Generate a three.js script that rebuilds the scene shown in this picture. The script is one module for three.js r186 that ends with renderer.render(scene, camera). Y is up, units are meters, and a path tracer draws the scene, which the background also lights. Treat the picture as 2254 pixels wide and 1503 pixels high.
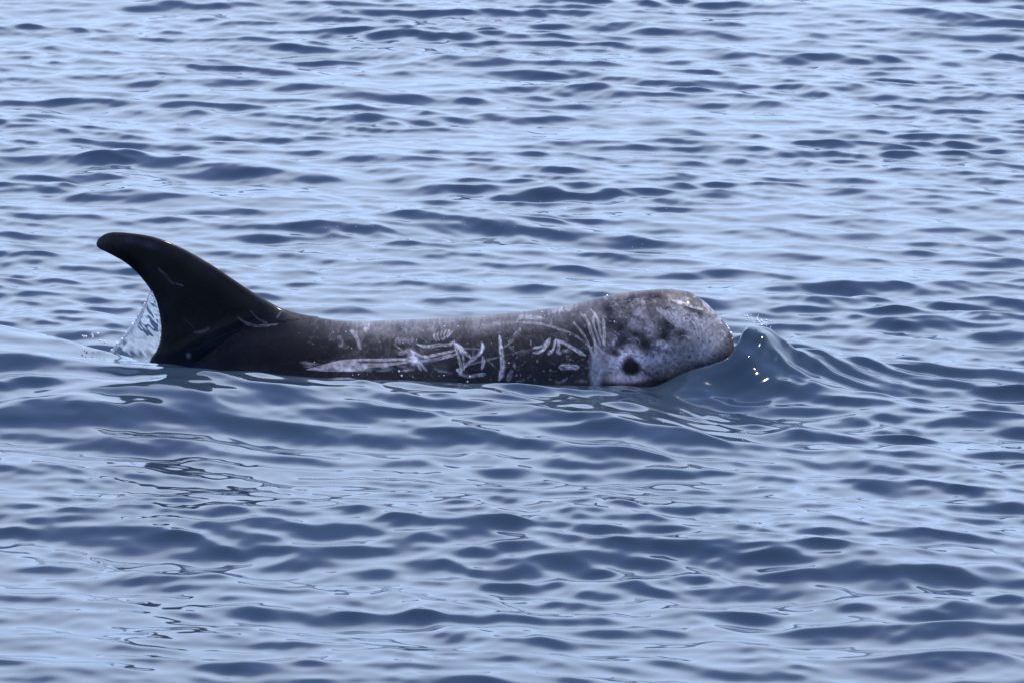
import * as THREE from 'three';
import { mergeGeometries } from 'three/addons/utils/BufferGeometryUtils.js';

// ---------------------------------------------------------------- camera, sky, sun, exposure
const scene = new THREE.Scene();
const EYE = new THREE.Vector3(0, 3.2, 18), AIM = new THREE.Vector3(0, 0.086, 0);
const RANGE = EYE.distanceTo(AIM);
const PX = 2.85 / 2254;                                   // metres per photograph pixel at the dolphin
const camera = new THREE.PerspectiveCamera(2 * Math.atan(1503 * PX / 2 / RANGE) * 180 / Math.PI, 1024 / 682, 0.5, 6000);
camera.position.copy(EYE); camera.lookAt(AIM);
camera.focus = RANGE; camera.userData.fStop = 22;
camera.updateMatrixWorld(true);
const renderer = new THREE.WebGLRenderer({ antialias: true });
renderer.toneMapping = THREE.LinearToneMapping;
renderer.toneMappingExposure = 1.3;
renderer.shadowMap.enabled = true;

// seeded random numbers and value noise
function mulberry(a) { return () => { a |= 0; a = a + 0x6D2B79F5 | 0; let t = Math.imul(a ^ a >>> 15, 1 | a); t = t + Math.imul(t ^ t >>> 7, 61 | t) ^ t; return ((t ^ t >>> 14) >>> 0) / 4294967296; }; }
function hash(i, j, k) { let h = Math.imul(i, 374761393) ^ Math.imul(j, 668265263) ^ Math.imul(k, 2147483647 - 61); h = Math.imul(h ^ h >>> 13, 1274126177); return ((h ^ h >>> 16) >>> 0) / 4294967296; }
function noise(x, y, z) {
  const i = Math.floor(x), j = Math.floor(y), k = Math.floor(z), s = (t) => t * t * (3 - 2 * t), u = s(x - i), v = s(y - j), w = s(z - k), m = (a, b, t) => a + (b - a) * t;
  return m(m(m(hash(i, j, k), hash(i + 1, j, k), u), m(hash(i, j + 1, k), hash(i + 1, j + 1, k), u), v), m(m(hash(i, j, k + 1), hash(i + 1, j, k + 1), u), m(hash(i, j + 1, k + 1), hash(i + 1, j + 1, k + 1), u), v), w);
}
const fbm = (x, y, z, n) => { let s = 0, a = 0.5, t = 0; for (let i = 0; i < n; i++) { s += a * noise(x, y, z); t += a; a *= 0.5; x *= 2.03; y *= 2.03; z *= 2.03; } return s / t; };
const step = (a, b, x) => { const t = Math.min(1, Math.max(0, (x - a) / (b - a))); return t * t * (3 - 2 * t); };

// a clear sky: pale towards the horizon, deep blue overhead, with thin high cloud
{
  const W = 1024, H = 512, d = new Float32Array(W * H * 4);
  for (let j = 0; j < H; j++) for (let i = 0; i < W; i++) {
    const el = ((j + 0.5) / H - 0.5) * Math.PI, az = ((i + 0.5) / W - 0.5) * 2 * Math.PI, y = Math.sin(el), c = Math.cos(el), x = c * Math.cos(az), z = c * Math.sin(az);
    const e = Math.max(0, el * 180 / Math.PI), q = Math.exp(-e / 60), k = 1 / (Math.max(y, 0) + 0.16);
    const ragged = fbm(x * 5 + 7, z * 5 + 3, e * 0.09, 4) - 0.5, wisps = step(0.45, 0.75, fbm(x * k * 0.9 + 7, z * k * 0.9 + 3, 2.5, 5));
    const bank = 1 / (1 + Math.exp((e - 28 - ragged * 14) / 3.7)), rise = Math.min(1, e / 24);   // a bright bank of haze and thin cloud, with clear blue above
    let r = 0.07 + 0.12 * q, g = 0.17 + 0.2 * q, b = 0.62 + 0.52 * q;
    r += (0.9 - r) * wisps * 0.22; g += (0.92 - g) * wisps * 0.22; b += (1.1 - b) * wisps * 0.22;
    r += (0.7 + 0.66 * rise - r) * bank; g += (0.96 + 0.69 * rise - g) * bank; b += (1.46 + 0.76 * rise - b) * bank;
    const side = 0.72 + 0.28 * (x * 0.45 - z * 0.89) / Math.max(c, 0.05) * c;                      // brighter on the sun's side
    r *= side; g *= side; b *= side;
    const o = (j * W + i) * 4; d[o] = r; d[o + 1] = g; d[o + 2] = b; d[o + 3] = 1;
  }
  const t = new THREE.DataTexture(d, W, H, THREE.RGBAFormat, THREE.FloatType);
  t.mapping = THREE.EquirectangularReflectionMapping; t.magFilter = t.minFilter = THREE.LinearFilter; t.needsUpdate = true;
  scene.background = t; scene.environment = t;
}
const sun = new THREE.DirectionalLight(new THREE.Color(1, 0.95, 0.88), 3.6);
sun.position.set(9, 21, -7);                              // high, behind the dolphin and to the right
sun.castShadow = true; sun.shadow.mapSize.set(2048, 2048);
Object.assign(sun.shadow.camera, { left: -5, right: 5, top: 5, bottom: -5, near: 1, far: 60 });
scene.add(sun);

function tag(o, label, category, group, kind) { if (label) o.userData.label = label; if (category) o.userData.category = category; if (group) o.userData.group = group; if (kind) o.userData.kind = kind; return o; }
function mesh(name, geometry, material, parent = scene) { const m = new THREE.Mesh(geometry, material); m.name = name; m.castShadow = m.receiveShadow = true; parent.add(m); return m; }

// ---------------------------------------------------------------- the dolphin's shape: a field that is negative inside
const atPlane = (px, py) => [(px - 1127) * PX, AIM.y + (751.5 - py) * PX / 0.985];   // photograph pixel to x, y on the dolphin's middle plane
function curve(points) {                                   // monotone cubic through [x, value]
  const n = points.length, X = points.map((p) => p[0]), Y = points.map((p) => p[1]), s = [], m = [];
  for (let i = 0; i < n - 1; i++) s.push((Y[i + 1] - Y[i]) / (X[i + 1] - X[i]));
  for (let i = 0; i < n; i++) m.push(i === 0 ? s[0] : i === n - 1 ? s[n - 2] : s[i - 1] * s[i] <= 0 ? 0 : 2 * s[i - 1] * s[i] / (s[i - 1] + s[i]));
  return (x) => {
    if (x <= X[0]) return Y[0]; if (x >= X[n - 1]) return Y[n - 1];
    let i = 0; while (x > X[i + 1]) i++;
    const h = X[i + 1] - X[i], t = (x - X[i]) / h, a = t * t, b = a * t;
    return (2 * b - 3 * a + 1) * Y[i] + (b - 2 * a + t) * h * m[i] + (3 * a - 2 * b) * Y[i + 1] + (b - a) * h * m[i + 1];
  };
}
const NOSE = 0.618;
const top = [[-2.4, -0.25], [-1.9, -0.19], [-1.5, -0.14], [-1.2, -0.075], ...[[340, 815], [440, 762], [560, 718], [660, 709], [760, 710], [850, 707], [950, 703], [1050, 697], [1150, 688], [1250, 674], [1330, 654], [1400, 642.5], [1470, 638], [1510, 642], [1545, 660], [1580, 694], [1602, 718], [1614, 737]].map(([a, b]) => atPlane(a, b)), [NOSE, 0.075]];
const bottom = [[-2.4, -0.31], [-1.8, -0.3], [-1.2, -0.3], [-0.7, -0.35], [-0.2, -0.36], [0.2, -0.31], [0.4, -0.22], [0.5, -0.13], [0.56, -0.06], [0.595, -0.005], [0.612, 0.04], [NOSE, 0.073]];
const width = [[-2.4, 0.03], [-1.9, 0.045], [-1.4, 0.09], [-1.0, 0.15], [-0.6, 0.2], [-0.1, 0.218], [0.2, 0.2], [0.35, 0.18], [0.47, 0.145], [0.55, 0.105], [0.59, 0.068], [0.61, 0.036], [NOSE, 0.003]];
const N = 700, X0 = -2.4, XS = (NOSE - X0) / N, bodyC = new Float64Array(N + 1), bodyH = new Float64Array(N + 1), bodyW = new Float64Array(N + 1);
{
  const t = curve(top), b = curve(bottom), w = curve(width);
  for (let i = 0; i <= N; i++) { const x = X0 + i * XS; bodyC[i] = (t(x) + b(x)) / 2; bodyH[i] = Math.max(0.004, (t(x) - b(x)) / 2); bodyW[i] = Math.max(0.004, w(x)); }
}
function bodyField(x, y, z) {
  const u = Math.min(N - 1e-6, Math.max(0, (x - X0) / XS)), i = Math.floor(u), f = u - i, L = (a) => a[i] + (a[i + 1] - a[i]) * f;
  const c = L(bodyC), h = L(bodyH), w = L(bodyW), p = (y - c) / h, q = z / w, e = Math.hypot(p, q), g = Math.hypot(p / h, q / w) + 1e-6;
  return Math.max(e * (e - 1) / g, x - NOSE, X0 - x);
}
const finLine = [[720, 760], [690, 724], [666, 712], [613, 677], [559, 645], [506, 610], [461, 580], [400, 546], [346, 524], [293, 514.5], [250, 512], [227, 519], [214, 533], [217, 546], [240, 558], [274, 577], [301, 600], [325, 629], [341, 656], [350, 688], [354, 720], [352, 748], [344, 770], [336, 800], [400, 860], [700, 860]];
const finShape = (() => {
  const c = new THREE.CatmullRomCurve3(finLine.map(([a, b]) => { const [x, y] = atPlane(a, b); return new THREE.Vector3(x, y, 0); }), true, 'catmullrom', 0.5), p = c.getPoints(160);
  return p.slice(0, 160).map((v) => [v.x, v.y]);
})();
function finOutline(x, y) {                                 // signed distance to the fin's outline
  let d = 1e9, inside = false;
  for (let i = 0, n = finShape.length, j = n - 1; i < n; j = i++) {
    const [ax, ay] = finShape[j], [bx, by] = finShape[i], ex = bx - ax, ey = by - ay, wx = x - ax, wy = y - ay, t = Math.min(1, Math.max(0, (wx * ex + wy * ey) / (ex * ex + ey * ey)));
    d = Math.min(d, (wx - ex * t) ** 2 + (wy - ey * t) ** 2);
    if ((ay > y) !== (by > y) && x < ax + (y - ay) / (by - ay) * ex) inside = !inside;
  }
  return inside ? -Math.sqrt(d) : Math.sqrt(d);
}
function field(x, y, z) {
  const a = bodyField(x, y, z);
  if (x < -1.3 || x > -0.4 || y < -0.12 || Math.abs(z) > 0.2) return a;
  const s = -finOutline(x, y), T = 0.034 - 0.055 * Math.min(0.38, Math.max(0, y)), r = T * 2.3, b = Math.hypot(Math.max(0, r - s) * T / r, z) - T;
  const k = 0.055, h = Math.max(k - Math.abs(a - b), 0) / k;
  return Math.min(a, b * 0.9) - h * h * k * 0.25;
}
function slope(x, y, z, e = 0.0012) { return new THREE.Vector3(field(x + e, y, z) - field(x - e, y, z), field(x, y + e, z) - field(x, y - e, z), field(x, y, z + e) - field(x, y, z - e)).divideScalar(2 * e); }
const raycaster = new THREE.Vector3();
function onSkin(px, py) {                                  // where the line of sight of a photograph pixel meets the dolphin
  raycaster.set((px / 2254) * 2 - 1, 1 - (py / 1503) * 2, 0.5).unproject(camera).sub(EYE).normalize();
  for (let t = RANGE - 0.5; t < RANGE + 0.6; t += 0.0025) {
    const x = EYE.x + raycaster.x * t, y = EYE.y + raycaster.y * t, z = EYE.z + raycaster.z * t;
    if (field(x, y, z) < 0) return new THREE.Vector3(x, y, z);
  }
  const [x, y] = atPlane(px, py); return new THREE.Vector3(x, y, 0);
}
// skin texture: side-on in the animal's own axes, in metres
const U0 = -1.2, U1 = 0.68, V0 = -0.14, V1 = 0.4;
function skinSurface() {                                   // surface nets over the field, then every point drawn onto the surface
  const s = 0.0066, lo = [-2.45, -0.4, -0.24], n = [Math.ceil(3.1 / s), Math.ceil(0.82 / s), Math.ceil(0.48 / s)], [nx, ny, nz] = n;
  const F = new Float32Array(nx * ny * nz), id = (i, j, k) => (k * ny + j) * nx + i;
  for (let k = 0; k < nz; k++) for (let j = 0; j < ny; j++) for (let i = 0; i < nx; i++) F[id(i, j, k)] = field(lo[0] + i * s, lo[1] + j * s, lo[2] + k * s);
  const cell = new Int32Array(nx * ny * nz).fill(-1), P = [], faces = [];
  for (let k = 0; k < nz - 1; k++) for (let j = 0; j < ny - 1; j++) for (let i = 0; i < nx - 1; i++) {
    let c = 0, sx = 0, sy = 0, sz = 0, m = 0;
    const v = []; for (let q = 0; q < 8; q++) { const f = F[id(i + (q & 1), j + (q >> 1 & 1), k + (q >> 2))]; v.push(f); if (f < 0) m++; }
    if (m === 0 || m === 8) continue;
    for (let a = 0; a < 8; a++) for (const bit of [1, 2, 4]) if (!(a & bit)) {
      const b = a | bit; if ((v[a] < 0) === (v[b] < 0)) continue;
      const t = v[a] / (v[a] - v[b]); c++;
      sx += (a & 1) + (bit === 1 ? t : 0); sy += (a >> 1 & 1) + (bit === 2 ? t : 0); sz += (a >> 2) + (bit === 4 ? t : 0);
    }
    cell[id(i, j, k)] = P.length / 3; P.push(lo[0] + (i + sx / c) * s, lo[1] + (j + sy / c) * s, lo[2] + (k + sz / c) * s);
  }
  const D = [[1, 0, 0], [0, 1, 0], [0, 0, 1]];
  for (let k = 1; k < nz - 1; k++) for (let j = 1; j < ny - 1; j++) for (let i = 1; i < nx - 1; i++) for (let a = 0; a < 3; a++) {
    const [di, dj, dk] = D[a], f0 = F[id(i, j, k)] < 0, f1 = F[id(i + di, j + dj, k + dk)] < 0; if (f0 === f1) continue;
    const u = D[(a + 1) % 3], w = D[(a + 2) % 3];
    const q = [[0, 0], [1, 0], [1, 1], [0, 1]].map(([p, r]) => cell[id(i - p * u[0] - r * w[0], j - p * u[1] - r * w[1], k - p * u[2] - r * w[2])]);
    if (q.some((x) => x < 0)) continue;
    if (f0) faces.push(q[0], q[1], q[2], q[0], q[2], q[3]); else faces.push(q[0], q[2], q[1], q[0], q[3], q[2]);
  }
  const nv = P.length / 3, nor = new Float32Array(nv * 3), uv = new Float32Array(nv * 2), col = new Float32Array(nv * 3);
  for (let i = 0; i < nv; i++) {
    let x = P[3 * i], y = P[3 * i + 1], z = P[3 * i + 2], g;
    for (let it = 0; it < 8; it++) { const f = field(x, y, z); g = slope(x, y, z); const l = Math.max(0.05, g.lengthSq()), k = Math.max(-0.006, Math.min(0.006, f / Math.sqrt(l))) / Math.sqrt(g.lengthSq() + 1e-9); x -= g.x * k; y -= g.y * k; z -= g.z * k; }
    g = slope(x, y, z, 0.003).normalize();
    P[3 * i] = x; P[3 * i + 1] = y; P[3 * i + 2] = z; nor[3 * i] = g.x; nor[3 * i + 1] = g.y; nor[3 * i + 2] = g.z;
    uv[2 * i] = (x - U0) / (U1 - U0); uv[2 * i + 1] = (y - V0) / (V1 - V0);
    const c = 0.8 + 0.4 * fbm(x * 22, y * 22, z * 22 + 9, 4); col.set([c, c, c], 3 * i);
  }
  const g = new THREE.BufferGeometry();
  g.setAttribute('position', new THREE.Float32BufferAttribute(P, 3)); g.setAttribute('normal', new THREE.BufferAttribute(nor, 3));
  g.setAttribute('uv', new THREE.BufferAttribute(uv, 2)); g.setAttribute('color', new THREE.BufferAttribute(col, 3)); g.setIndex(faces);
  return g;
}

// ---------------------------------------------------------------- the skin: dark hide, pale head, and its many scars
function skinMaterial() {
  const W = 2048, H = Math.round(W * (V1 - V0) / (U1 - U0)), M = W / (U1 - U0), rnd = mulberry(11);
  const canvas = document.createElement('canvas'); canvas.width = W; canvas.height = H;
  const c = canvas.getContext('2d');
  const P = (px, py) => { const p = onSkin(px, py); return [(p.x - U0) * M, (V1 - p.y) * M]; };
  const K = PX * M;                                        // canvas pixels per photograph pixel
  const grey = (v, a, tint = 0) => `rgba(${Math.round(v - tint)},${Math.round(v)},${Math.round(v + tint * 1.6)},${a})`;
  c.fillStyle = 'rgb(47,46,49)'; c.fillRect(0, 0, W, H);
  const blob = (px, py, rx, ry, color, turn = 0, hard = 0.2) => {
    const [x, y] = P(px, py); c.save(); c.translate(x, y); c.rotate(turn); c.scale(rx * K, ry * K);
    const g = c.createRadialGradient(0, 0, 0, 0, 0, 1), clear = color.replace(/[\d.]+\)$/, '0)'); g.addColorStop(0, color); g.addColorStop(hard, color); g.addColorStop(1, clear);
    c.fillStyle = g; c.beginPath(); c.arc(0, 0, 1, 0, 7); c.fill(); c.restore();
  };
  const line = (pts, w, color, w2 = w) => {                // a scar: a soft edged stroke through photograph pixels with ragged width
    const q = pts.map(([a, b]) => { const [x, y] = P(a, b); return new THREE.Vector3(x, y, 0); }), cv = new THREE.CatmullRomCurve3(q, false, 'catmullrom', 0.5), n = Math.max(6, Math.round(cv.getLength() / 2.2));
    for (const [grow, alpha] of [[1.5, 0.26], [1, 0.72]]) {
      c.strokeStyle = color.replace(/[\d.]+\)$/, (m) => (parseFloat(m) * alpha) + ')'); c.lineCap = 'butt'; c.lineJoin = 'round';
      const L = [], R = [];
      for (let i = 0; i <= n; i++) { const t = i / n, p = cv.getPointAt(t), d = cv.getTangentAt(t), k = (w + (w2 - w) * t) * K * grow / 2 * (0.75 + 0.5 * noise(p.x * 0.11, p.y * 0.11, w * 7)) * Math.min(1, 0.35 + 5 * Math.min(t, 1 - t)); L.push([p.x - d.y * k, p.y + d.x * k]); R.unshift([p.x + d.y * k, p.y - d.x * k]); }
      if (grow > 1) { c.fillStyle = c.strokeStyle; c.beginPath(); [...L, ...R].forEach(([x, y], i) => i ? c.lineTo(x, y) : c.moveTo(x, y)); c.fill(); continue; }
      R.reverse(); const a0 = parseFloat(/[\d.]+\)$/.exec(color)[0]) * alpha, lanes = w * K > 6 ? 3 : 2;
      for (let i = 0; i < n; i++) for (let q = 0; q < lanes; q++) {            // worn unevenly, as a few fine rakes side by side
        const u0 = (q + 0.06) / lanes, u1 = (q + 0.94) / lanes, M = (a, b, u) => [a[0] + (b[0] - a[0]) * u, a[1] + (b[1] - a[1]) * u], f = step(0.22, 0.72, noise(L[i][0] * 0.13 + q * 9, L[i][1] * 0.13, q * 5.5 + w)) * 0.95 + 0.25;
        c.fillStyle = color.replace(/[\d.]+\)$/, Math.min(1, a0 * f).toFixed(3) + ')'); c.beginPath();
        [M(L[i], R[i], u0), M(L[i + 1], R[i + 1], u0), M(L[i + 1], R[i + 1], u1), M(L[i], R[i], u1)].forEach(([x, y], m) => m ? c.lineTo(x, y) : c.moveTo(x, y)); c.fill();
      }
    }
  };
  const poly = (pts, color) => { c.fillStyle = color; c.beginPath(); pts.forEach(([a, b], i) => { const [x, y] = P(a, b); i ? c.lineTo(x, y) : c.moveTo(x, y); }); c.fill(); };
  // broad tones: brown-grey along the back, nearly black on the fin and the lower flank, pale head
  for (let px = 660; px < 1340; px += 24) blob(px, 716 - Math.max(0, px - 900) * 0.075, 60, 30, 'rgba(108,106,110,0.42)');
  for (let px = 1000; px < 1300; px += 20) { blob(px, 815, 46, 34, 'rgba(20,20,28,0.36)'); blob(px, 775, 40, 26, 'rgba(24,25,28,0.2)'); }
  for (const [a, b, r] of [[300, 560, 90], [380, 590, 90], [420, 660, 110], [480, 640, 100], [520, 700, 110], [420, 760, 110], [560, 740, 90], [610, 740, 60], [500, 790, 60], [400, 800, 80]]) blob(a, b, r, r * 0.8, 'rgba(5,7,13,0.95)');
  for (let i = 0; i < 60; i++) blob(670 + rnd() * 330, 725 + rnd() * 80, 8 + rnd() * 16, 4 + rnd() * 9, rnd() < 0.5 ? 'rgba(112,106,104,0.22)' : 'rgba(26,26,30,0.3)');
  for (const [a, b, q] of [[600, 770, 0.45], [640, 750, 0.4], [680, 735, 0.35], [700, 765, 0.35], [650, 800, 0.5], [740, 770, 0.3], [720, 800, 0.35], [800, 775, 0.25]]) { blob(a, b, 90, 44, `rgba(22,20,22,${q})`, -0.3, 0); }
  for (let i = 0; i < 26; i++) blob(620 + rnd() * 200, 735 + rnd() * 75, 20 + rnd() * 26, 4 + rnd() * 7, 'rgba(98,92,92,0.28)', -0.35 + rnd() * 0.2, 0);
  for (const [a, b, q] of [[560, 760, 0.75], [590, 790, 0.75], [610, 765, 0.65], [635, 745, 0.55], [640, 785, 0.6], [670, 770, 0.45], [690, 800, 0.45], [690, 745, 0.3], [720, 775, 0.25]]) blob(a, b, 80, 50, `rgba(10,11,16,${q})`, -0.3, 0);
  // head
  for (let i = 0; i < 30; i++) blob(1340 + i * 8, 720 + 40 * Math.sin(i * 1.7), 50, 44, 'rgba(102,102,108,0.26)');
  for (let i = 0; i < 12; i++) blob(1480 + i * 11, 690 + i * 8, 48, 60, 'rgba(122,122,130,0.36)');
  for (let i = 0; i < 10; i++) blob(1360 + i * 22, 655 + Math.max(0, i - 6) * 9, 40, 16, 'rgba(118,110,104,0.4)');
  blob(1312, 812, 20, 60, 'rgba(172,170,180,0.85)', 0, 0.45); blob(1328, 790, 22, 40, 'rgba(150,148,160,0.6)');
  blob(1382, 795, 52, 40, 'rgba(205,195,205,0.95)', 0, 0.35); blob(1352, 800, 30, 36, 'rgba(196,186,196,0.8)', 0.6); blob(1378, 832, 62, 16, 'rgba(190,176,184,0.85)', 0, 0.4); blob(1440, 790, 60, 26, 'rgba(168,164,178,0.7)');
  blob(1500, 785, 80, 34, 'rgba(130,131,142,0.65)'); blob(1560, 770, 60, 34, 'rgba(126,128,140,0.6)'); blob(1450, 815, 80, 24, 'rgba(140,138,150,0.6)');
  for (const [a, b, rx, ry, t] of [[1339, 681, 22, 13, 0], [1346, 709, 20, 20, 0.5], [1365, 722, 16, 24, 0.6], [1369, 750, 15, 26, 0.7], [1420, 758, 26, 17, 0.5], [1400, 735, 26, 10, 0.3], [1472, 716, 32, 22, 0.4], [1462, 740, 16, 20, 0], [1500, 735, 14, 18, 0.2], [1535, 687, 22, 9, 0.6], [1518, 678, 16, 8, 0.6], [1405, 700, 10, 8, 0], [1440, 652, 30, 8, 0.1], [1390, 660, 30, 8, -0.2], [1353, 776, 16, 10, 0.3]]) blob(a, b, rx, ry, 'rgba(18,18,24,0.78)', t, 0.15);
  for (const [a, b, rx, ry, al] of [[1411, 692, 22, 16, 0.6], [1433, 722, 16, 22, 0.65], [1400, 716, 20, 18, 0.4], [1450, 755, 14, 10, 0.6], [1473, 762, 14, 11, 0.5], [1350, 755, 7, 12, 0.7], [1500, 705, 20, 26, 0.35], [1560, 730, 26, 34, 0.3]]) blob(a, b, rx, ry, `rgba(160,156,170,${al})`, 0.3);
  const ring = (px, py, r, w, color) => line(Array.from({ length: 12 }, (_, i) => [px + r * Math.cos(i * 0.5 + 2.6), py + r * 0.8 * Math.sin(i * 0.5 + 2.6)]), w, color);
  ring(1404, 672, 13, 9, 'rgba(170,166,174,0.5)'); ring(1456, 758, 9, 7, 'rgba(180,182,190,0.6)'); ring(1490, 735, 12, 5, 'rgba(130,126,130,0.35)');
  for (let i = 0; i < 11; i++) line([[1443 + i * 8.5, 676 + i * 2.2], [1460 + i * 8.6, 694 + i * 2.6], [1480 + i * 7, 716 + i * 3]], 3 + rnd() * 2.5, `rgba(166,165,176,${0.5 + rnd() * 0.35})`);
  line([[1478, 661], [1505, 668], [1526, 676], [1548, 681]], 5, 'rgba(196,188,194,0.95)', 4);
  line([[1546, 664], [1568, 688], [1590, 713]], 6, 'rgba(170,166,176,0.7)', 6);
  for (const l of [[[1276, 686], [1292, 706], [1302, 738], [1322, 770], [1350, 790]], [[1300, 680], [1314, 700], [1322, 735], [1334, 768]], [[1286, 690], [1302, 724], [1310, 760], [1316, 800]], [[1328, 700], [1330, 740], [1330, 772]], [[1262, 708], [1285, 738], [1300, 770], [1312, 800]], [[1310, 690], [1306, 712], [1322, 760]]]) line(l, 3.5 + rnd() * 2.5, 'rgba(168,162,168,0.85)', 5);
  for (let i = 0; i < 150; i++) { const a = 1330 + rnd() * 280, b = 650 + rnd() * 170, r = 1.5 + rnd() * 5; blob(a, b, r, r * 0.8, rnd() < 0.5 ? 'rgba(176,172,182,0.26)' : 'rgba(34,34,44,0.4)'); }
  for (let i = 0; i < 330; i++) { const a = 1325 + rnd() * 285, b = 648 + rnd() * 185, t = -0.6 + rnd() * 1.5, l = 4 + rnd() * 16, q = rnd(); line([[a, b], [a + l * 0.5 * Math.cos(t) + 1, b + l * 0.5 * Math.sin(t)], [a + l * Math.cos(t + 0.3), b + l * Math.sin(t + 0.3)]], 1 + rnd() * 2, q < 0.55 ? `rgba(190,186,196,${0.18 + 0.4 * rnd() * rnd()})` : `rgba(22,22,30,${0.25 + 0.35 * rnd()})`); }
  for (let i = 0; i < 60; i++) { const a = 1400 + rnd() * 170, b = 775 + rnd() * 50, r = 2 + rnd() * 4; blob(a, b, r, r * 0.7, 'rgba(40,42,60,0.45)'); }
  blob(1389, 808, 26, 20, 'rgba(5,4,8,1)', 0.15, 0.55); blob(1386, 792, 16, 14, 'rgba(34,28,38,0.9)');
  // the pale stripe low on the flank
  const pale = (a) => `rgba(176,170,178,${a})`;
  poly([[672, 813], [713, 801], [749, 792], [790, 789], [895, 788], [910, 793], [895, 799], [850, 806], [806, 810], [800, 817], [720, 817]], pale(0.8));
  for (let i = 0; i < 60; i++) blob(670 + rnd() * 230, 794 + rnd() * 22, 5 + rnd() * 12, 2 + rnd() * 4, rnd() < 0.6 ? 'rgba(200,192,198,0.4)' : 'rgba(60,58,64,0.4)');
  line([[784, 796], [840, 797], [890, 794]], 3, 'rgba(40,42,54,0.9)');
  blob(905, 778, 13, 16, 'rgba(160,158,170,0.6)', 0, 0.2); blob(910, 795, 12, 12, 'rgba(170,168,182,0.8)');
  const S = (pts, w, a = 0.9, w2) => line(pts, w, `rgba(186,186,198,${Math.min(1, a * 1.02)})`, w2 ?? w);
  S([[895, 786], [930, 786], [965, 779], [1004, 770]], 5); S([[905, 795], [943, 793], [975, 787], [1006, 778]], 5.5); S([[906, 772], [924, 782], [946, 788]], 4);
  S([[903, 768], [918, 790], [940, 817]], 5); S([[908, 780], [917, 798], [928, 816]], 4.5);
  poly([[771, 726], [809, 729], [798, 752], [794, 769]], 'rgba(140,138,138,0.26)'); S([[771, 726], [784, 742], [793, 769]], 6, 0.4); S([[801, 729], [814, 713]], 7, 0.6); S([[742, 740], [752, 750], [746, 764]], 8, 0.3);
  for (let i = 0; i < 5; i++) S([[958 + i * 8, 730 - i * 1.2], [955 + i * 7.5, 740 - i], [961 + i * 6, 752 - i * 2]], 4, 0.6); S([[972, 748], [984, 740], [997, 727]], 5, 0.7);
  S([[918, 758], [940, 762], [965, 759], [989, 758], [1001, 748]], 5.5, 0.75); for (let i = 0; i < 5; i++) S([[868 + i * 9, 758 - i * 2.5], [878 + i * 8, 744 + i]], 7, 0.3); S([[875, 778], [890, 775], [900, 768]], 6, 0.5);
  S([[1000, 752], [1007, 778], [1013, 800], [1017, 820]], 6); S([[1006, 758], [1019, 784], [1021, 816]], 5); S([[1003, 755], [1018, 770], [1036, 788]], 6.5); S([[1021, 810], [1035, 794], [1056, 777], [1063, 756]], 6); S([[1059, 752], [1064, 764], [1058, 777]], 5, 0.7);
  S([[1062, 782], [1064, 796], [1060, 814]], 6, 0.7); S([[1005, 814], [1017, 824], [1032, 828], [1052, 825], [1070, 823]], 6.5); S([[1004, 812], [1016, 818]], 7);
  S([[1099, 737], [1101, 752], [1103, 772], [1106, 800], [1104, 820], [1098, 838]], 6.5, 0.95, 10); S([[1146, 722], [1134, 738], [1118, 757]], 8, 0.45); S([[1108, 765], [1120, 756]], 4, 0.4);
  blob(1132, 804, 5, 8, 'rgba(150,146,156,0.7)'); S([[1128, 814], [1122, 826], [1116, 840]], 8, 0.5); S([[1030, 803], [1062, 794], [1098, 785]], 3.5, 0.45); S([[1016, 766], [1056, 768]], 3, 0.4); S([[1098, 785], [1150, 772], [1175, 768]], 3, 0.2);
  S([[1171, 776], [1188, 774], [1204, 760], [1211, 743]], 5.5); S([[1172, 766], [1190, 763], [1202, 754], [1208, 744]], 4.5); S([[1212, 779], [1219, 764], [1222, 748]], 5); S([[1206, 781], [1212, 770]], 5); S([[1222, 747], [1240, 754], [1262, 767], [1290, 783]], 5.5, 0.9, 6.5); S([[1228, 748], [1230, 764], [1224, 776]], 5); blob(1231, 776, 8, 6, 'rgba(176,176,190,0.8)'); blob(1244, 772, 10, 6, 'rgba(176,176,190,0.55)');
  S([[1229, 808], [1250, 807], [1275, 808]], 9.5, 0.9); S([[1168, 748], [1169, 760]], 4, 0.6);
  S([[1136, 709], [1148, 698], [1200, 701]], 5, 0.6); S([[1136, 709], [1180, 711], [1214, 719], [1263, 737], [1303, 766]], 4, 0.5); S([[1060, 716], [1100, 712], [1136, 709]], 5, 0.25);
  for (let i = 0; i < 6; i++) S([[1205 + i * 11, 690 - i * 1.5], [1218 + i * 11, 682 - i * 2]], 4, 0.4);
  for (let i = 0; i < 46; i++) blob(1110 + rnd() * 185, 780 + rnd() * 62, 1.5 + rnd() * 4, 1.5 + rnd() * 4, `rgba(150,148,152,${0.25 + rnd() * 0.4})`);
  S([[1228, 842], [1240, 838], [1250, 830]], 5, 0.5); blob(1280, 838, 16, 6, 'rgba(140,142,150,0.55)'); blob(1145, 838, 12, 4, 'rgba(140,142,140,0.5)');
  for (let i = 0; i < 300; i++) { const a = 660 + rnd() * 660, b = 705 + rnd() * 130, t = (rnd() - 0.5) * 2.6, l = 5 + rnd() * 26; S([[a, b], [a + l * Math.cos(t) * 0.5, b + l * Math.sin(t) * 0.5 + 1], [a + l * Math.cos(t), b + l * Math.sin(t)]], 1 + rnd() * 2.2, 0.06 + 0.22 * rnd() * rnd()); }
  for (let i = 0; i < 16; i++) { const a = 700 + rnd() * 560, b = 725 + rnd() * 95, t = (rnd() - 0.5) * 2.2, l = 14 + rnd() * 22; for (let k = 0; k < 4; k++) S([[a + k * 3.5, b + k * 2.2], [a + k * 3.5 + l * Math.cos(t), b + k * 2.2 + l * Math.sin(t)]], 1.6, 0.2 + 0.15 * rnd()); }
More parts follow.
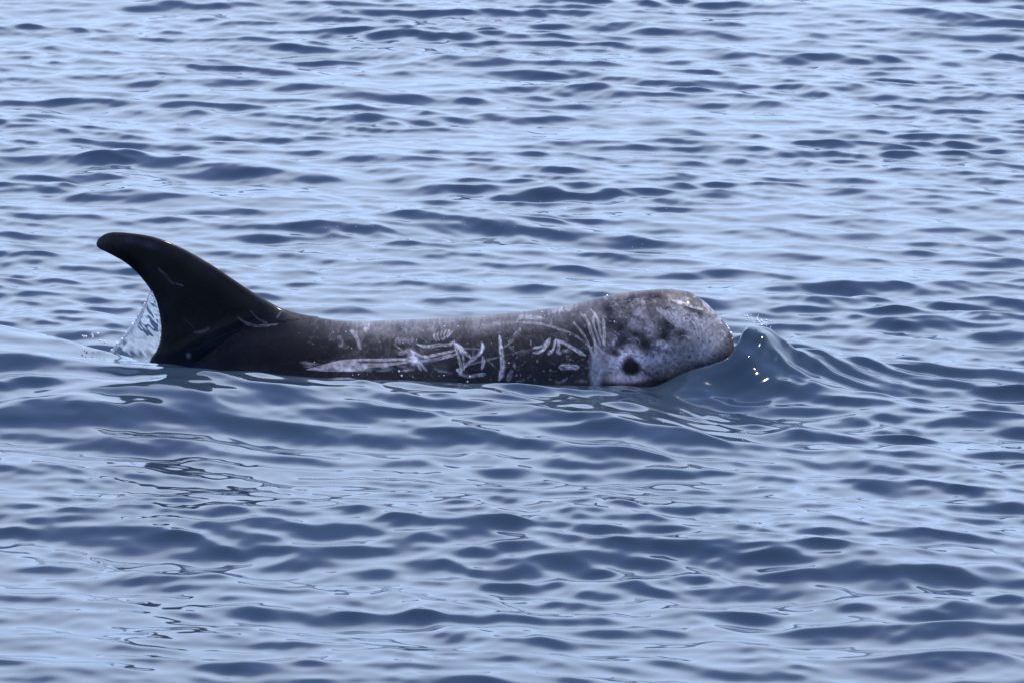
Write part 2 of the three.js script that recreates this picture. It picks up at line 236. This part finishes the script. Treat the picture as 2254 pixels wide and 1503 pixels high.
  // marks on the fin
  const F = (pts, w, a) => line(pts, w, `rgba(120,122,134,${a})`);
  F([[521, 696], [540, 710], [565, 717], [612, 713]], 5, 0.7); F([[550, 682], [566, 700], [590, 712]], 4, 0.4); F([[348, 590], [370, 612], [384, 628]], 6, 0.4); F([[384, 622], [404, 630]], 4, 0.5); F([[425, 732], [445, 730], [460, 722]], 7, 0.5); F([[400, 695], [430, 725]], 3, 0.2); blob(415, 782, 9, 9, 'rgba(130,130,138,0.6)'); blob(325, 540, 30, 12, 'rgba(70,72,92,0.45)', 0.3); blob(285, 530, 30, 12, 'rgba(60,60,78,0.4)', 0.1); F([[608, 700], [620, 685]], 4, 0.5);
  for (let i = 0; i < 40; i++) F([[360 + rnd() * 240, 600 + rnd() * 180], [372 + rnd() * 240, 606 + rnd() * 180]], 1.5, 0.06);
  const im = c.getImageData(0, 0, W, H), d = im.data;     // fine mottling of the hide itself
  for (let y = 0; y < H; y++) for (let x = 0; x < W; x++) { const o = (y * W + x) * 4, k = 0.44 + 0.62 * fbm(x * 0.02, y * 0.03, 4.2, 4) + 0.62 * fbm(x * 0.16, y * 0.13, 8.1, 4), s = (hash(x, y, 5) - 0.5) * 7; for (let q = 0; q < 3; q++) d[o + q] = Math.max(0, Math.min(255, d[o + q] * k + s)); }
  c.putImageData(im, 0, 0);
  const map = new THREE.CanvasTexture(canvas); map.colorSpace = THREE.SRGBColorSpace; map.wrapS = map.wrapT = THREE.ClampToEdgeWrapping;
  const bump = new THREE.CanvasTexture(canvas); bump.wrapS = bump.wrapT = THREE.ClampToEdgeWrapping;
  return new THREE.MeshPhysicalMaterial({ name: 'wet skin', map, bumpMap: bump, bumpScale: 0.0012, vertexColors: true, roughness: 0.5, ior: 1.33, specularIntensity: 0.25, clearcoat: 0.14, clearcoatRoughness: 0.12 });
}

const dolphin = new THREE.Group(); dolphin.name = 'dolphin'; scene.add(dolphin);
tag(dolphin, 'dark grey dolphin with pale scarred head and tall curved fin, swimming at the surface', 'dolphin');
mesh('body', skinSurface(), skinMaterial(), dolphin);
{
  const p = onSkin(1389, 806), n = slope(p.x, p.y, p.z).normalize();
  const e = mesh('eye', new THREE.SphereGeometry(0.0115, 24, 16), new THREE.MeshPhysicalMaterial({ color: new THREE.Color(0.006, 0.005, 0.006), roughness: 0.3, specularIntensity: 0.5 }), dolphin);
  e.position.copy(p).addScaledVector(n, -0.0065); e.quaternion.setFromUnitVectors(new THREE.Vector3(0, 0, 1), n); e.scale.set(1.35, 0.95, 0.75);
}

// ---------------------------------------------------------------- the sea: one sheet, fine where the photograph looks and coarser out to the horizon
const waves = [];
{
  const rnd = mulberry(20240);
  const band = (n, l0, l1, rms, mean, spread) => {        // n waves between two wavelengths that share a slope
    for (let i = 0; i < n; i++) {
      const l = l0 * Math.pow(l1 / l0, (i + rnd()) / n), k = 2 * Math.PI / l, g = (rnd() + rnd() + rnd() - 1.5) / 1.5, a = mean + g * spread;
      waves.push({ l, kx: k * Math.sin(a), kz: k * Math.cos(a), a: rms * Math.sqrt(2 / n) / k * (0.6 + 0.8 * rnd()), p: rnd() * 6.2832, sx: Math.sin(a), sz: Math.cos(a) });
    }
  };
  band(8, 2.2, 6, 0.017, -0.55, 0.9);
  band(18, 0.8, 2.0, 0.03, -0.5, 1.2);
  band(24, 0.4, 0.8, 0.042, -0.45, 1.1);
  band(34, 0.2, 0.4, 0.072, -0.42, 1.2);
  band(44, 0.1, 0.2, 0.09, -0.4, 1.4);
  band(30, 0.055, 0.1, 0.045, -0.3, 2.0);
}
const gauss = (x, s) => Math.exp(-x * x / (2 * s * s));
const swells = [[250, 930, 300, 0.06, 0.1], [960, 478, 420, 0.08, 0.08], [1880, 1118, 260, 0.03, 0.05], [1930, 1225, 300, 0.036, 0.22], [2180, 1405, 200, 0.03, -0.1], [1480, 962, 230, 0.022, 0.25], [300, 1395, 260, 0.026, 0.15], [1950, 30, 420, 0.05, 0.1], [1300, 1118, 220, 0.024, 0.05], [430, 1255, 150, 0.022, 0.3], [120, 70, 120, 0.03, 0]].map(([px, py, w, a, turn]) => {
  const v = new THREE.Vector3((px / 2254) * 2 - 1, 1 - (py / 1503) * 2, 0.5).unproject(camera).sub(EYE), t = -EYE.y / v.y;   // single larger wavelets among the ripples
  return { x: EYE.x + v.x * t, z: EYE.z + v.z * t, w: w * PX * 0.55, a, turn };
});
function localWater(x, z) {                               // what the swimming animal adds, and how far it calms the waves
  const u = (x + 0.35) / 1.1, v = (z - 0.05) / 0.33, calm = 1 - 0.4 * Math.exp(-Math.pow(u * u + v * v, 1.5));
  let h = 0;
  const s = x - 0.668, dz = z + 0.02 + 0.5 * Math.min(0.4, Math.max(0, s));            // the bow wave: a broad heap that runs back to the right ...
  h += 0.082 * gauss(s, s < 0 ? (z > 0.02 ? 0.12 : 0.05) : 0.36) * gauss(dz, dz > 0 ? 0.16 + 0.08 * Math.max(0, s) : 0.12);
  const r = Math.hypot(x - 0.42, (z + 0.03) * 1.05), th = Math.atan2(z + 0.03, x - 0.42), wob = 0.026 * (noise(th * 4, r * 9, 3.3) - 0.5), ridge = (c, a, b) => gauss(r + wob - c, r + wob < c ? a : b), round = (th > 0 ? gauss(th, 1.5) : gauss(th, 0.35)) * step(0.36, 0.5, x);
  if (r < 0.7) h += (0.066 * round + 0.02 * gauss(th - 0.05, 0.16)) * ridge(0.246, 0.018, 0.06) + (0.4 + 1.1 * noise(th * 5, r * 14, 7)) * (0.013 * ridge(0.3, 0.013, 0.018) + 0.011 * ridge(0.345, 0.014, 0.018) + 0.008 * ridge(0.395, 0.015, 0.02) + 0.006 * ridge(0.45, 0.016, 0.02)) * gauss(th - 0.25, 0.6);   // ... and sharp folds curling round the head
  const zc = 0.4 + Math.min(0, x + 0.8) * 0.95, rise = 0.062 + 0.028 * step(-0.1, -0.9, x) + 0.035 * step(-0.95, -1.4, x), d = z - zc;   // a low swell between the camera and the flank, running back to the left behind the fin
  h += rise * (d > 0 ? gauss(d, 0.42 + 0.3 * step(-0.6, -1.2, x)) : gauss(d, 0.16)) * step(0.62, 0.3, x) * gauss(Math.min(0, x + 1.9), 0.5);
  for (const q of swells) { const ax = x - q.x, az = z - q.z - q.turn * ax - 0.05 * Math.sin(ax * 5 + q.x * 9); if (Math.abs(ax) < 3 * q.w && Math.abs(az) < 0.6) h += 0.6 * q.a * gauss(ax, q.w) * gauss(az, az > 0 ? 0.11 : 0.2); }
  h += 0.05 * gauss(z + 0.42, 0.13) * gauss(x + 0.42, 0.28);
  const face = step(0.62, 0.78, x) * gauss(Math.max(0, x - 0.95), 0.25) * gauss(dz - 0.06, 0.13), warp = 2.4 * fbm(x * 5, 1.7, z * 9, 3);
  h += face * (0.004 * Math.sin(56 * (z - 0.45 * x) + 3 * warp) + 0.0014 * Math.sin(104 * (z - 0.3 * x) - 5 * warp));
  return [h, calm];
}
function axis(a, b, cell, far, grow) {                    // coordinates: even between a and b by cell(p), then growing out to far on both sides
  const mid = []; for (let p = a; p < b; p += cell(p)) mid.push(p);
  const lo = [], hi = []; let s = cell(a), p = a; while (p > -far) { s *= grow; p -= s; lo.unshift(p); }
  s = cell(b); p = mid[mid.length - 1]; while (p < far) { s *= grow; p += s; hi.push(p); }
  return [...lo, ...mid, ...hi];
}
function seaGeometry() {
  const xs = axis(-2.15, 2.15, () => 0.007, 4000, 1.09), zs = axis(-9.5, 4.4, (z) => 0.0105 * Math.pow((18 - z) / 18, 1.6), 4000, 1.09);
  const nx = xs.length, nz = zs.length, P = new Float32Array(nx * nz * 3), U = new Float32Array(nx * nz * 2), dx = xs.map((v, i) => Math.abs(xs[Math.min(nx - 1, i + 1)] - xs[Math.max(0, i - 1)]) / 2), dz = zs.map((v, i) => Math.abs(zs[Math.min(nz - 1, i + 1)] - zs[Math.max(0, i - 1)]) / 2);
  const NW = waves.length, keepX = new Float32Array(nx * NW), keepZ = new Float32Array(nz * NW), cX = new Float64Array(nx * NW), sX = new Float64Array(nx * NW);
  for (let w = 0; w < NW; w++) {
    const q = waves[w];
    for (let i = 0; i < nx; i++) { keepX[i * NW + w] = step(2.5, 5, q.l / (dx[i] * Math.abs(q.sx) + 1e-4)); cX[i * NW + w] = Math.cos(q.kx * xs[i]); sX[i * NW + w] = Math.sin(q.kx * xs[i]); }
    for (let j = 0; j < nz; j++) keepZ[j * NW + w] = step(2.5, 5, q.l / (dz[j] * Math.abs(q.sz) + 1e-4));
  }
  const cz = new Float64Array(NW), sz = new Float64Array(NW);
  for (let j = 0; j < nz; j++) {
    const z = zs[j]; for (let w = 0; w < NW; w++) { const q = waves[w]; cz[w] = Math.cos(q.kz * z + q.p); sz[w] = Math.sin(q.kz * z + q.p); }
    for (let i = 0; i < nx; i++) {
      const x = xs[i]; let h = 0, ox = 0, oz = 0;
      const gust = 0.65 + 0.9 * step(0.25, 0.75, fbm(x * 1.1 + z * 0.35, 3.3, z * 0.8, 3)), gust2 = 0.7 + 0.65 * step(0.2, 0.8, fbm(x * 0.6 - z * 0.2, 8.8, z * 0.45, 3));   // ruffled and slick patches
      for (let w = 0; w < NW; w++) {
        let k = keepX[i * NW + w] * keepZ[j * NW + w]; if (k < 0.01) continue;
        const q = waves[w]; if (q.l < 0.2) k *= gust; else if (q.l < 0.8) k *= gust2;
        const co = cX[i * NW + w] * cz[w] - sX[i * NW + w] * sz[w], si = sX[i * NW + w] * cz[w] + cX[i * NW + w] * sz[w];
        h += q.a * k * co; ox -= q.a * k * q.sx * si; oz -= q.a * k * q.sz * si;
      }
      const [add, calm] = Math.abs(x) < 4 && Math.abs(z) < 11 ? localWater(x, z) : [0, 1], o = (j * nx + i) * 3, ch = 0.9 * calm;
      P[o] = x + ox * ch; P[o + 1] = h * calm + add; P[o + 2] = z + oz * ch; U[(j * nx + i) * 2] = x; U[(j * nx + i) * 2 + 1] = z;
    }
  }
  const I = new Uint32Array((nx - 1) * (nz - 1) * 6); let t = 0;
  for (let j = 0; j < nz - 1; j++) for (let i = 0; i < nx - 1; i++) { const a = j * nx + i, b = a + 1, c = a + nx, d = c + 1; I[t++] = a; I[t++] = c; I[t++] = b; I[t++] = b; I[t++] = c; I[t++] = d; }
  const g = new THREE.BufferGeometry(); g.setAttribute('position', new THREE.BufferAttribute(P, 3)); g.setAttribute('uv', new THREE.BufferAttribute(U, 2)); g.setIndex(new THREE.BufferAttribute(I, 1)); g.computeVertexNormals();
  console.log('sea', nx, nz, nx * nz * 2, 'triangles');
  return g;
}
const seaMaterial = new THREE.MeshPhysicalMaterial({ name: 'sea water', color: new THREE.Color(0.024, 0.041, 0.064), roughness: 0.06, ior: 1.333 });
const sea = mesh('sea', seaGeometry(), seaMaterial); sea.position.y = -0.035;
tag(sea, 'blue rippled sea with pale sky reflections', null, null, 'structure');

// ---------------------------------------------------------------- water thrown up: the sheet and strand off the fin, splashes, beads on the skin
const clearWater = new THREE.MeshPhysicalMaterial({ name: 'clear water', color: new THREE.Color(0.97, 0.985, 1), roughness: 0.03, ior: 1.333, transmission: 1, thickness: 0.004 });
const brightWater = new THREE.MeshPhysicalMaterial({ name: 'aerated water', color: new THREE.Color(0.86, 0.87, 0.9), roughness: 0.12, ior: 1.333, clearcoat: 0.6, clearcoatRoughness: 0.05 });
const inPlane = (px, py, z = 0) => { const [x, y] = atPlane(px, py); return new THREE.Vector3(x, y + z * 0.173, z); };
{
  const trail = new THREE.Group(); trail.name = 'water_trail'; scene.add(trail);
  tag(trail, 'clear sheet and bright strand of water falling from the rear edge of the fin', 'splash');
  const left = new THREE.CatmullRomCurve3([[333, 636], [320, 668], [302, 700], [285, 727], [268, 748], [248, 772], [240, 790]].map(([a, b]) => inPlane(a, b))), right = new THREE.CatmullRomCurve3([[336, 640], [347, 664], [356, 692], [359, 720], [358, 748], [350, 775], [346, 800]].map(([a, b]) => inPlane(a, b)));
  const nu = 70, nv = 60, pos = [], idx = [];
  for (let f = 0; f < 2; f++) for (let j = 0; j <= nv; j++) for (let i = 0; i <= nu; i++) {
    const u = i / nu, v = j / nv, p = left.getPoint(v).lerp(right.getPoint(v), u), e = Math.min(1, 6 * Math.min(u, 1 - u));
    const q = p.x * 0.8 + p.y * 0.45, ripple = (noise(q * 330, p.y * 40, 1 + 7 * f) - 0.5) * 0.0007 + (noise(q * 120, p.y * 60, 3 + 9 * f) - 0.5) * 0.0008 + 0.012 * Math.sin(u * 3.1);
    pos.push(p.x, p.y, ripple + (f ? -1 : 1) * 0.0022 * e - 0.002);
  }
  const M = (nu + 1) * (nv + 1), at = (f, i, j) => f * M + j * (nu + 1) + i;
  for (let j = 0; j < nv; j++) for (let i = 0; i < nu; i++) {
    idx.push(at(0, i, j), at(0, i, j + 1), at(0, i + 1, j), at(0, i + 1, j), at(0, i, j + 1), at(0, i + 1, j + 1));
    idx.push(at(1, i, j), at(1, i + 1, j), at(1, i, j + 1), at(1, i + 1, j), at(1, i + 1, j + 1), at(1, i, j + 1));
  }
  for (let j = 0; j < nv; j++) { idx.push(at(0, 0, j), at(1, 0, j), at(0, 0, j + 1), at(1, 0, j), at(1, 0, j + 1), at(0, 0, j + 1)); idx.push(at(0, nu, j), at(0, nu, j + 1), at(1, nu, j), at(1, nu, j), at(0, nu, j + 1), at(1, nu, j + 1)); }
  for (let i = 0; i < nu; i++) { idx.push(at(0, i, 0), at(0, i + 1, 0), at(1, i, 0), at(1, i, 0), at(0, i + 1, 0), at(1, i + 1, 0)); idx.push(at(0, i, nv), at(1, i, nv), at(0, i + 1, nv), at(1, i, nv), at(1, i + 1, nv), at(0, i + 1, nv)); }
  const g = new THREE.BufferGeometry(); g.setAttribute('position', new THREE.Float32BufferAttribute(pos, 3)); g.setIndex(idx); g.computeVertexNormals();
  mesh('water_sheet', g, clearWater, trail);
  const rnd = mulberry(5), parts = [], n = 90;
  for (let i = 0; i < n; i++) {
    const t = i / n * 0.86, p = left.getPoint(t), lump = t < 0.18 ? 0.25 : noise(t * 34, 1.5, 2), r = 0.0018 + 0.0062 * lump * lump * (t < 0.18 ? 0.4 : 1.25);
    const b = new THREE.SphereGeometry(r, 9, 7); b.scale(1, 1.3, 1); b.translate(p.x + (rnd() - 0.5) * 0.004 * lump, p.y + (rnd() - 0.5) * 0.004, p.z + (rnd() - 0.5) * 0.004); parts.push(b);
  }
  mesh('water_strand', mergeGeometries(parts), new THREE.MeshPhysicalMaterial({ name: 'aerated strand', color: new THREE.Color(0.92, 0.93, 0.95), roughness: 0.4, ior: 1.333 }), trail);
}
function drops(list, name, label, category) {             // many small drops, too many to count
  const parts = list.map(([p, r, tall]) => { const g = new THREE.SphereGeometry(r, 8, 6); g.scale(1, tall || 1, 1); g.translate(p.x, p.y, p.z); return g; });
  return tag(mesh(name, mergeGeometries(parts), brightWater), label, category, null, 'stuff');
}
{
  const rnd = mulberry(77), nose = [], tail = [], skin = [], air = [], r1 = () => rnd() - 0.5;
  for (const [a, b, n, w, h] of [[1652, 694, 9, 16, 5], [1674, 706, 9, 12, 8], [1662, 702, 6, 14, 5], [1690, 716, 3, 8, 4], [1640, 698, 3, 6, 3], [1596, 712, 3, 5, 5]]) for (let i = 0; i < n; i++) nose.push([inPlane(a + 2 + r1() * w * 2, b + 5 + r1() * h * 2, r1() * 0.03), 0.0014 + 0.0046 * rnd() * rnd()]);
  for (const [a, b, n, w, h] of [[188, 738, 5, 8, 4], [207, 740, 6, 8, 6], [228, 750, 4, 12, 4], [256, 758, 2, 6, 4]]) for (let i = 0; i < n; i++) tail.push([inPlane(a + r1() * w * 2, b + r1() * h * 2, r1() * 0.04), 0.0014 + 0.004 * rnd() * rnd()]);
  for (const [a, b, r] of [[978, 719, 3], [1008, 719, 2.6], [761, 731, 2.2], [774, 767, 2.4], [878, 817, 3], [884, 827, 3.2], [789, 824, 2], [977, 826, 2], [1034, 829, 3.6], [1029, 840, 2.6], [1193, 687, 2.8], [1199, 696, 2.2], [1120, 799, 2], [1029, 756, 1.6], [1082, 756, 1.6], [887, 755, 1.8], [918, 757, 1.6], [1336, 652, 3.6], [1352, 708, 2], [1378, 700, 1.6], [1462, 704, 2.2], [1355, 731, 1.6], [1303, 765, 2], [1500, 671, 1.6], [692, 797, 1.6], [658, 734, 1.6], [1222, 771, 1.6], [1040, 704, 1.6], [864, 714, 1.6], [1265, 668, 1.8], [1598, 716, 3.5], [1603, 724, 4.5], [1608, 735, 6.5], [1611, 746, 3.2]]) { const p = onSkin(a, b); skin.push([p, r * 0.00085, 1.3]); }
  for (let i = 0; i < 150; i++) { const p = onSkin(670 + rnd() * 660, 715 + rnd() * 115); skin.push([p, 0.0006 + 0.0013 * rnd() * rnd() * rnd(), 1.2]); }
  for (let i = 0; i < 26; i++) { const a = 690 + i * 24 + r1() * 16, [x, y] = atPlane(a, 700); skin.push([onSkin(a, 716 - Math.max(0, a - 900) * 0.09), 0.0006 + 0.0006 * rnd(), 1.2]); }
  for (let i = 0; i < 110; i++) { const a = 700 + rnd() * 800, b = 330 + rnd() * 340; air.push([inPlane(a, b, r1() * 0.5), 0.0005 + 0.0005 * rnd()]); }
  drops(nose, 'bow_splash', 'bright droplets breaking from the small wave at the dolphin snout', 'splash');
  drops(tail, 'wake_splash', 'small cluster of white droplets on the wave behind the dorsal fin', 'splash');
  drops(skin, 'water_beads', 'glinting water beads scattered over the wet scarred flank and head', 'water drops');
  drops(air, 'spray', 'faint fine spray hanging in the air above the dolphin back', 'spray');
}

renderer.render(scene, camera);
